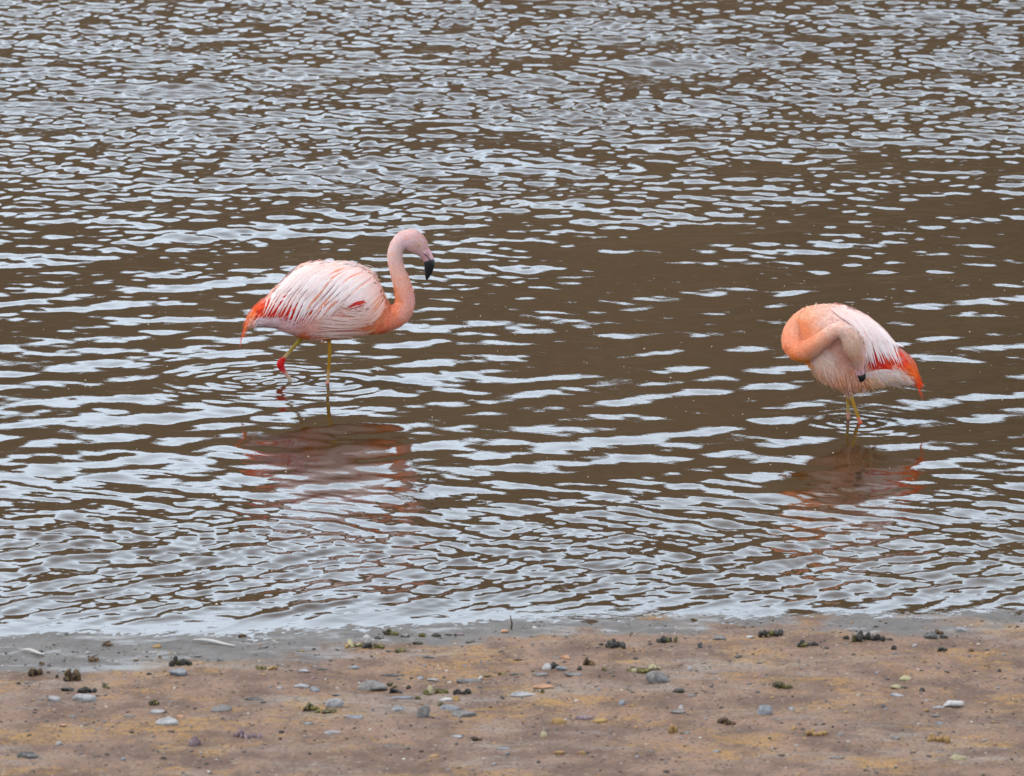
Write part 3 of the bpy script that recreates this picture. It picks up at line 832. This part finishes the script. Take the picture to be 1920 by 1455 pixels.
b2.row(tail, kz(Z2, [[(1180, 440), (1290, 510), (1378, 545)], [(1190, 460), (1290, 530), (1360, 560)]]), 5, 3.2, .009, lambda t_, u, rr: WHITE, .6)
b2.row(tail, kz(Z2, [[(1300, 790), (1370, 850), (1440, 890)], [(1340, 810), (1410, 860), (1470, 895)]]), 8, 2.6, .008, lambda t_, u, rr: lerp3(ORNG, WHITE, t_), .8)
b2.row(tail, kz(Z2, [[(1260, 880), (1340, 920), (1385, 975)], [(1200, 880), (1260, 910), (1300, 925)]]), 5, .9, .006, lambda t_, u, rr: (.82, .72, .58), 1.2, name='filament')
b2.row(tail, kz(Z2, [[(520, 190), (540, 165), (553, 128)], [(530, 190), (535, 160), (530, 145)]]), 3, 1.4, .003, lambda t_, u, rr: (.84, .62, .46), .3, name='filament')
bill(b2, [(*Z2(928, 655), 9.2, .62), (*Z2(938, 700), 8.8, .60), (*Z2(950, 740), 7.8, .56), (*Z2(962, 775), 5.2, .52), (*Z2(969, 798), 2.0, .5)],
     [(*Z2(952, 740), 7.4, .5), (*Z2(955, 768), 7.9, .52), (*Z2(954, 790), 6.6, .5), (*Z2(948, 812), 3.6, .5), (*Z2(946, 823), 1.2, .5)],
     [(*Z2(976, 660), -.150, .5), (*Z2(982, 700), -.148, .5), (*Z2(985, 750), -.146, .6)], [(*Z2(940, 705), -.148, .3), (*Z2(947, 725), -.1465, .6), (*Z2(952, 745), -.1455, .3)],
     [(*Z2(966, 575), -.146)], -.137, 1.6)

# ------------------------------------------------------------------ pebbles, droppings and weed on the beach
def stone_mat(name, c1, c2, sp=(.5, .5, .5), rough=.75, spf=.3):
    m, nt, b = new_mat(name)
    c = mixc(nt, mapr(nt, noise_node(nt, 40, 5, .6), .38, .62), c1, c2)
    c = mixc(nt, mathn(nt, 'MULTIPLY', mapr(nt, noise_node(nt, 160, 3, .6), .56, .68), spf), c, sp)
    nt.links.new(c, b.inputs['Base Color'])
    b.inputs['Roughness'].default_value = rough
    bump(nt, b, noise_node(nt, 130, 4, .6), .5, .003)
    return m
SM = {
 'grey': (stone_mat('grey_stone', (.11, .105, .10), (.18, .17, .165)), 'grey'),
 'blue': (stone_mat('blue_grey_stone', (.13, .145, .165), (.22, .235, .255)), 'blue-grey'),
 'dgrey': (stone_mat('dark_grey_stone', (.045, .043, .043), (.10, .095, .092)), 'dark grey'),
 'pale': (stone_mat('pale_grey_stone', (.20, .205, .215), (.32, .32, .325)), 'pale grey'),
 'white': (stone_mat('white_stone', (.32, .32, .33), (.46, .45, .44), (.3, .3, .3)), 'white'),
 'cream': (stone_mat('cream_stone', (.26, .235, .14), (.36, .32, .19), (.25, .2, .1)), 'cream'),
 'mauve': (stone_mat('mauve_stone', (.13, .09, .105), (.21, .15, .16)), 'purple-grey'),
 'ochre': (stone_mat('ochre_stone', (.22, .13, .045), (.33, .21, .08), (.1, .06, .02)), 'ochre'),
 'orange': (stone_mat('orange_stone', (.32, .17, .10), (.42, .25, .15), (.3, .15, .1)), 'orange-pink'),
 'black': (stone_mat('black_dung', (.008, .008, .009), (.03, .028, .02), (.09, .08, .03), .6, .4), 'black'),
 'olive': (stone_mat('olive_dung', (.022, .02, .008), (.10, .09, .02), (.42, .36, .10), .7, .7), 'olive-black'),
 'brown': (stone_mat('brown_dung', (.03, .018, .010), (.09, .05, .022), (.4, .26, .06), .7, .6), 'dark brown'),
}
def lump_mesh(name, sx, sy, sz, rough=.22, sub=2, seed=0, squarish=0.0):
    bm = bmesh.new()
    bmesh.ops.create_icosphere(bm, subdivisions=sub, radius=1)
    r = random.Random(seed)
    dirs = [Vector((r.gauss(0, 1), r.gauss(0, 1), r.gauss(0, 1))).normalized() for _ in range(9)]
    cuts = [(d_, r.uniform(.50, .85)) for d_ in dirs]
    for v in bm.verts:
        p = v.co.copy()
        for d_, c in cuts:
            e = p.dot(d_)
            if e > c: p -= d_ * (e - c) * .9
        p *= 1 + rough * .35 * math.sin(p.x * 4 + seed) * math.cos(p.y * 5 + seed * .7)
        v.co = Vector((p.x * sx, p.y * sy, p.z * sz))
    me = bpy.data.meshes.new(name); bm.to_mesh(me); bm.free()
    me.polygons.foreach_set('use_smooth', np.ones(len(me.polygons), dtype=bool))
    return me
def gz(x, y): return float(ground_z(np.array([x]), np.array([y]))[0])
def foot(px, py):
    """world point of beach under photo pixel"""
    z = 0.0
    for _ in range(4):
        x, y = at(px, py, z); x, y = float(x), float(y); z = gz(x, y)
    return x, y, z
def Q5(X, Y, w, h): return (X / 3, 1130 + Y / 3, w / 3, h / 3)
def Q6(X, Y, w, h): return (600 + X / 3, 1130 + Y / 3, w / 3, h / 3)
def Q7(X, Y, w, h): return (1200 + X / 2.667, 1130 + Y / 2.667, w / 2.667, h / 2.667)
A = []
for f, rows in ((Q5, [
 (200,400,70,45,'brown','c'),(235,343,28,20,'brown','s'),(525,318,50,25,'brown','c'),(1010,345,115,45,'black','c'),(400,420,90,70,'brown','c'),(380,492,65,18,'black','c'),(490,500,100,28,'black','c'),(595,475,50,20,'olive','c'),
 (105,455,20,18,'black','s'),(320,418,18,20,'black','s'),(1000,395,110,45,'blue','s'),(170,452,65,12,'grey','s'),(305,545,75,35,'pale','s'),(470,540,130,45,'pale','s'),(865,568,60,30,'olive','c'),(880,615,90,26,'pale','s'),
 (1240,597,105,40,'grey','s'),(945,672,130,45,'pale','s'),(730,638,70,18,'grey','s'),(1430,542,90,16,'dgrey','s'),(1095,785,65,60,'mauve','s'),(1395,750,150,32,'mauve','c'),(1770,490,55,30,'blue','s'),(1700,470,90,30,'pale','s'),
 (1710,385,70,22,'pale','s'),(1500,370,120,18,'olive','c'),(1750,595,70,42,'olive','c'),(1830,617,110,16,'olive','c'),(155,860,110,40,'dgrey','s'),(330,795,40,25,'pale','s'),(355,690,40,18,'orange','s'),(1020,640,50,16,'orange','s'),
 (415,645,45,20,'grey','s'),(1480,250,60,15,'grey','s'),(1360,185,50,16,'brown','s'),(600,235,50,18,'brown','c'),(885,245,50,22,'ochre','s'),(375,178,20,13,'dgrey','s'),(1240,325,35,12,'dgrey','s'),(1100,300,80,16,'grey','s'),(1810,375,70,14,'dgrey','s'),
 (1730,680,60,14,'blue','s'),(1420,690,20,13,'dgrey','s'),(900,305,22,14,'brown','s'),(765,325,26,14,'brown','s')]),
 (Q6, [
 (200,243,120,28,'olive','c'),(300,247,105,34,'black','c'),(325,198,40,20,'black','s'),(400,172,90,24,'olive','c'),(480,182,60,28,'grey','s'),(575,183,45,26,'olive','s'),(653,182,45,22,'black','s'),(550,228,52,22,'black','s'),(455,270,62,24,'olive','s'),
 (385,273,25,12,'dgrey','s'),(265,212,46,40,'white','s'),(725,177,40,18,'grey','s'),(760,183,15,14,'black','s'),(790,178,50,18,'mauve','s'),(1035,162,45,20,'orange','s'),(1200,190,40,13,'grey','s'),(840,222,45,12,'dgrey','s'),(415,408,115,18,'dgrey','s'),
 (190,363,50,22,'blue','s'),(610,308,60,14,'dgrey','s'),(1110,322,45,13,'brown','s'),(300,475,150,62,'grey','s'),(405,470,60,20,'olive','c'),(425,503,70,26,'black','c'),(500,477,22,18,'black','s'),(650,507,130,40,'olive','c'),(795,505,100,30,'black','c'),
 (550,537,32,18,'olive','s'),(465,537,140,18,'blue','s'),(840,440,125,32,'grey','s'),(902,425,22,22,'white','s'),(635,435,60,16,'pale','s'),(565,425,35,18,'pale','s'),(942,413,40,12,'black','s'),(1020,402,50,12,'olive','c'),(1105,403,85,12,'dgrey','s'),
 (1240,403,75,26,'grey','s'),(1420,404,100,20,'grey','s'),(1275,365,42,36,'white','s'),(1318,360,50,28,'black','c'),(1360,372,70,28,'blue','s'),(1460,372,28,22,'black','s'),(1508,340,60,42,'brown','c'),(1385,308,50,26,'orange','s'),(1330,311,60,12,'grey','s'),
 (1595,377,30,18,'olive','s'),(1785,385,115,32,'olive','c'),(1255,475,100,26,'orange','s'),(1252,503,20,24,'olive','s'),(1130,517,155,28,'pale','s'),(1697,565,38,32,'blue','s'),(1485,647,85,36,'mauve','s'),(1568,664,85,34,'ochre','s'),(1340,670,75,34,'ochre','s'),
 (705,547,70,22,'white','s'),(765,542,45,28,'ochre','s'),(730,594,95,36,'blue','s'),(685,575,40,18,'olive','c'),(580,622,85,70,'grey','s'),(815,629,135,42,'grey','s'),(440,597,60,26,'blue','s'),(190,645,105,20,'blue','s'),(85,575,90,52,'pale','s'),(60,617,90,14,'olive','c'),
 (70,732,90,22,'pale','s'),(770,754,60,18,'pale','s'),(885,772,50,18,'brown','c'),(1258,750,40,32,'cream','s'),(1350,847,60,22,'ochre','s'),(1475,847,50,20,'ochre','s'),(1035,822,70,16,'blue','s'),(960,590,22,12,'brown','s'),(1660,240,110,48,'black','c')]),
 (Q7, [
 (140,190,100,30,'black','c'),(300,217,30,28,'dgrey','s'),(400,177,60,26,'grey','s'),(655,162,125,36,'black','c'),(550,172,40,12,'white','s'),(835,212,105,28,'black','c'),(1145,180,165,42,'black','c'),(1245,184,36,13,'black','s'),(1030,177,30,18,'black','s'),
 (1455,168,66,36,'dgrey','s'),(1498,150,45,20,'brown','c'),(1520,173,40,18,'black','s'),(1605,137,50,30,'pale','s'),(1270,227,25,20,'black','s'),(1515,240,45,17,'black','c'),(1655,238,26,15,'brown','s'),(1797,342,20,17,'black','s'),(1325,380,55,26,'cream','s'),
 (1285,421,55,20,'cream','s'),(1285,463,60,20,'pale','s'),(1410,439,26,20,'black','s'),(1562,505,92,42,'white','s'),(1495,526,50,16,'pale','s'),(1218,519,30,18,'dgrey','s'),(1430,536,25,16,'ochre','s'),(1475,566,50,12,'grey','s'),(1497,603,50,13,'blue','s'),
 (712,418,88,38,'olive','c'),(190,441,55,23,'black','s'),(620,541,72,58,'blue','s'),(185,547,75,22,'grey','s'),(205,526,22,17,'white','s'),(755,531,30,16,'pale','s'),(440,600,82,38,'brown','c'),(688,587,36,16,'grey','s'),(167,642,40,34,'ochre','c'),
 (235,651,40,15,'grey','s'),(885,657,105,28,'ochre','c'),(1000,661,38,17,'grey','s'),(770,629,30,15,'ochre','s'),(1275,678,40,17,'grey','s'),(1490,685,110,40,'ochre','c'),(1590,777,85,26,'cream','s'),(380,743,40,13,'blue','s'),(990,776,70,13,'grey','s'),
 (250,330,25,18,'pale','s'),(1185,353,20,14,'pale','s'),(1375,216,25,16,'pale','s'),(90,378,102,62,'grey','s'),(72,330,70,22,'cream','c'),(600,301,30,13,'grey','s')])):
    for X, Y, w, h, c, k in rows:
        A.append((*f(X, Y, w, h), c, k))

SPECIAL = {  # hand-written labels by nearest photo point
 (700, 1288): 'large rounded grey stone with a flat base, biggest stone left of centre',
 (793, 1337): 'upright rough grey stone below the long row of dark droppings',
 (871, 1340): 'wide low grey stone right of the upright grey stone',
 (1234, 1271): 'blocky grey stone beneath a cream and black clump of droppings',
 (1432, 1332): 'upright pointed blue-grey stone on the ochre sand right of centre',
 (1786, 1319): 'peaked white stone near the right end of the beach',
 (365, 1391): 'small pointed purple-grey stone near the lower edge of the beach, left',
 (133, 1270): 'tall brown and yellow clump of droppings at the left end of the beach',
 (817, 1298): 'long olive clump of droppings in the middle of the beach',
 (1629, 1197): 'widest black clump of droppings by the wet edge, right side',
 (1445, 1190): 'thick black clump of droppings standing on the wet edge right of centre',
 (1467, 1286): 'olive and yellow clump of droppings alone on the bare sand right of centre',
 (157, 1310): 'long pale grey stone below a black clump at the left end',
 (333, 1261): 'blue-grey flat stone just below a black clump, left side',
 (1025, 1251): 'small bright white stone touching a black clump',
 (688, 1200): 'white crusted lump behind black droppings at the wet edge',
 (1123, 1351): 'ochre yellow stone beside a purple-grey one near the lower edge',
 (1796, 1421): 'cream white stone at the bottom right corner of the beach',
}
LAND = [((700, 1288), 'the large grey stone'), ((793, 1337), 'the upright grey stone'), ((1228, 1271), 'the blocky grey stone'), ((1432, 1332), 'the pointed blue-grey stone'), ((1786, 1319), 'the peaked white stone'),
        ((365, 1391), 'the pointed purple-grey stone'), ((133, 1270), 'the tall brown and yellow clump'), ((1629, 1197), 'the widest black clump'), ((1445, 1190), 'the thick black clump'), ((1467, 1286), 'the lone olive clump'),
        ((333, 1245), 'the black clump on the left side'), ((1025, 1251), 'the bright white stone'), ((1123, 1351), 'the ochre yellow stone'), ((690, 1212), 'the black wet-edge droppings'), ((1796, 1421), 'the bottom right cream stone')]
used = {}
def make_label(px, py, w, h, cn, kind):
    for (sx, sy), lab in list(SPECIAL.items()):
        if abs(px - sx) < 9 and abs(py - sy) < 9:
            del SPECIAL[(sx, sy)]
            return lab
    size = 'tiny' if w < 14 else 'small' if w < 24 else 'medium' if w < 36 else 'long'
    shape = 'clump of droppings' if kind == 'c' else ('flat pebble' if h / w < .32 else 'rounded pebble' if h / w > .6 else 'low pebble')
    best = sorted(LAND, key=lambda L: math.hypot(px - L[0][0], (py - L[0][1]) * 2.2) if math.hypot(px - L[0][0], py - L[0][1]) > 12 else 1e9)[0]
    dx, dy = px - best[0][0], (py - best[0][1]) * 2.2
    dist = 'just ' if math.hypot(dx, dy) < 70 else 'well ' if math.hypot(dx, dy) > 190 else ''
    dr = ('right of' if dx > 0 else 'left of') if abs(dx) > abs(dy) * 1.2 else ('in front of' if dy > 0 else 'behind') if abs(dy) > abs(dx) * 1.2 else ('front right of' if dx > 0 and dy > 0 else 'front left of' if dy > 0 else 'rear right of' if dx > 0 else 'rear left of')
    lab = f'{size} {cn} {shape} {dist}{dr} {best[1]}'
    if lab in used:
        used[lab] += 1
        for extra in ('the further one', 'the nearer one', 'the smallest one', 'the outermost one'):
            l2 = lab + ', ' + extra
            if l2 not in used:
                used[l2] = 1
                return l2
    used[lab] = 1
    return lab
for i, (px, py, w, h, c, k) in enumerate(A):
    x, y, z = foot(px, py + h * .35)
    s = math.hypot(y, CAM_H) / FPX
    W, Hh = w * s * 1.08, h * s * 1.22
    dep = min(W * .75, Hh * 1.6)
    ht = max(Hh * .62, Hh - dep * .24)
    mat, cn = SM[c]
    lab = make_label(px, py, w, h, cn, k)
    if k == 's':
        o = link_mesh('pebble', lump_mesh('pebble', W / 2 * 1.12, dep / 2, ht * .85, seed=i, sub=3), mat=mat)
        o.location = (x, y + dep * .3, z + ht * .28)
        tag(o, lab, 'pebble', 'stones on the beach')
    else:
        parts = max(2, int(round(w / 9)))
        big = w > 34
        rr = random.Random(i)
        root = bpy.data.objects.new('dropping', None)
        if big:
            col.objects.link(root); root.location = (x, y + dep * .3, z)
        acc = bmesh.new()
        for q in range(parts + (parts // 2 if h / w > .4 else 1)):
            t_ = (q % parts + .5) / parts - .5
            up = (q // parts)
            lw = W / parts * rr.uniform(.85, 1.5)
            lz = min(lw * .8, ht * (.55 if h / w > .4 else .75)) * rr.uniform(.75, 1.2)
            me = lump_mesh('lump', lw * .62, lw * .55, lz, seed=i * 17 + q, rough=.4)
            ox = t_ * W * (.55 if up else .95); oy = rr.uniform(-.3, .3) * dep; oz = lz * .6 + up * ht * .45
            M = Matrix.Translation((ox, oy, oz)) @ Matrix.Rotation(rr.uniform(-1.2, 1.2), 4, 'Z') @ Matrix.Rotation(rr.uniform(-.5, .5), 4, 'Y') @ Matrix.Diagonal((rr.uniform(.9, 1.5), rr.uniform(.6, .9), 1, 1))
            mm = mat
            if c in ('brown', 'olive') and rr.random() < .25: mm = SM['ochre'][0]
            if c == 'olive' and rr.random() < .2: mm = SM['cream'][0]
            if c == 'black' and rr.random() < .2: mm = SM['olive'][0]
            if big:
                lo = link_mesh('lump', me, root, mm); lo.matrix_local = M
            else:
                me.transform(M); acc.from_mesh(me); bpy.data.meshes.remove(me)
        if big:
            o = root
        else:
            me = bpy.data.meshes.new('dropping'); acc.to_mesh(me)
            me.polygons.foreach_set('use_smooth', np.ones(len(me.polygons), dtype=bool))
            o = link_mesh('dropping', me, mat=mat); o.location = (x, y + dep * .3, z)
        acc.free()
        tag(o, lab, 'dropping', 'dark droppings on the beach')

# small scattered pebbles that look alike
proto = {}
kinds = [('grey', 26), ('dgrey', 34), ('pale', 24), ('black', 16), ('ochre', 22), ('blue', 16), ('mauve', 14)]
for kname, cnt in kinds:
    mat, cn = SM[kname]
    meshes = []
    for v in range(3):
        me = lump_mesh('small_pebble', 1, .8, .5, seed=900 + v * 7 + len(kname)); me.materials.append(mat); meshes.append(me)
    for q in range(cnt):
        px = random.uniform(20, 1900); py = random.uniform(1195, 1450)
        x, y, z = foot(px, py)
        o = bpy.data.objects.new('small_pebble', meshes[q % 3])
        sc = random.uniform(.004, .0095) * (1.0 if random.random() < .85 else 1.4)
        o.scale = (sc, sc, sc * random.uniform(.7, 1.1)); o.rotation_euler = (0, 0, random.uniform(0, 6.28))
        o.location = (x, y, z + sc * .15)
        col.objects.link(o)
        tag(o, f'tiny {cn} pebble sunk in the {"strip beside the wet mud" if py < 1275 else "middle strip of sand" if py < 1360 else "strip nearest the viewer"}, {"far left" if px < 400 else "left" if px < 780 else "centre" if px < 1150 else "right" if px < 1530 else "far right"}', 'pebble', f'tiny {cn} pebbles scattered over the beach')

# grit: too many to count, one object
bm_v, bm_f = [], []
N = 13000
gxs = rng.uniform(-2.9, 2.9, N); u = rng.uniform(0, 1, N)
gys = shore_y(gxs) - .12 - 3.2 * u
gzs = ground_z(gxs, gys)
ico = bmesh.new(); bmesh.ops.create_icosphere(ico, subdivisions=1, radius=1)
iv = np.array([v.co[:] for v in ico.verts]); fi = np.array([[v.index for v in f.verts] for f in ico.faces]); ico.free()
sc = np.exp(rng.normal(math.log(.0022), .5, N))
rot = rng.uniform(0, 6.28, N)
vx = iv[None, :, 0] * rng.uniform(.8, 1.7, (N, 1)); vy = iv[None, :, 1] * np.ones((N, 1)); vz = iv[None, :, 2] * rng.uniform(.4, .8, (N, 1))
vx = vx * (1 + .2 * rng.normal(size=vx.shape)); 
cx_ = np.cos(rot)[:, None]; sx_ = np.sin(rot)[:, None]
VV = np.stack([gxs[:, None] + (vx * cx_ - vy * sx_) * sc[:, None], gys[:, None] + (vx * sx_ + vy * cx_) * sc[:, None], gzs[:, None] + vz * sc[:, None] + .0006], -1).reshape(-1, 3)
FF = (np.arange(N)[:, None, None] * len(iv) + fi[None]).reshape(-1, 3)
pal = np.array([(.05, .045, .04), (.10, .085, .07), (.16, .15, .15), (.30, .27, .24), (.32, .20, .09), (.03, .025, .02), (.45, .42, .38), (.20, .13, .09)])
cc = pal[rng.choice(8, N, p=[.20, .2, .14, .08, .13, .1, .04, .11])]
CC = np.repeat(cc, len(iv), axis=0)
gm, nt, b = new_mat('grit'); nt.links.new(nnode(nt, 'ShaderNodeVertexColor', layer_name='Col').outputs[0], b.inputs['Base Color']); b.inputs['Roughness'].default_value = .8
g = link_mesh('gravel', raw_mesh('gravel', VV, FF, True, CC), mat=gm)
tag(g, 'fine dark and ochre grit strewn over the beach sand', 'gravel', kind='stuff')

# pale twigs and feathers at the wet edge
twm, nt, b = new_mat('bleached_twig'); b.inputs['Base Color'].default_value = (.40, .39, .37, 1); b.inputs['Roughness'].default_value = .7
for (x0, y0, x1, y1, lab) in ((38, 1222, 84, 1228, 'bleached white twig lying on wet mud at the left edge'), (362, 1203, 442, 1212, 'long bleached twig on the grey wet mud left of centre')):
    a_, b_ = foot(x0, y0), foot(x1, y1)
    bm = bmesh.new()
    pts = [Vector(a_).lerp(Vector(b_), t_) + Vector((0, .015 * math.sin(t_ * 5), .006)) for t_ in np.linspace(0, 1, 9)]
    add_tube(bm, pts, [.002 + .0035 * math.sin(t_ * 3.1) for t_ in np.linspace(0, 1, 9)], 8)
    me = bpy.data.meshes.new('twig'); bm.to_mesh(me); bm.free()
    tag(link_mesh('twig', me, mat=twm), lab, 'twig')
# thin stick standing at the waterline
a_ = foot(958, 1180)
bm = bmesh.new(); add_tube(bm, [Vector(a_) + Vector((0, 0, -.01)), Vector(a_) + Vector((.003, 0, .02)), Vector(a_) + Vector((-.002, 0, .045))], [.0035, .0028, .0015], 8)
me = bpy.data.meshes.new('stick'); bm.to_mesh(me); bm.free()
tag(link_mesh('stick', me, mat=SM['brown'][0]), 'thin dark stick standing upright at the waterline', 'stick')

# specks of froth afloat
N = 420
pxs = rng.uniform(30, 1890, N); pys = rng.uniform(520, 1140, N) ** 1.0
fx, fy_ = at(pxs, pys)
hz = waves(fx, fy_)
k = 6
ang = np.arange(k) * 2 * math.pi / k
sz = np.exp(rng.normal(math.log(.0012), .35, N))
ring = np.stack([fx[:, None] + np.cos(ang) * sz[:, None] * 1.6, fy_[:, None] + np.sin(ang) * sz[:, None], hz[:, None] + .0005 + 0 * ang[None]], -1)
topv = np.stack([fx, fy_, hz + .0005 + sz * .8], -1)[:, None, :]
VV = np.concatenate([ring, topv], 1).reshape(-1, 3)
FF = np.array([[q, (q + 1) % k, k] for q in range(k)])
FF = (np.arange(N)[:, None, None] * (k + 1) + FF[None]).reshape(-1, 3)
fm, nt, b = new_mat('froth'); b.inputs['Base Color'].default_value = (.62, .58, .52, 1)
fo = link_mesh('froth', raw_mesh('froth', VV, FF), mat=fm)
tag(fo, 'tiny pale froth specks floating on the brown water', 'froth', kind='stuff')
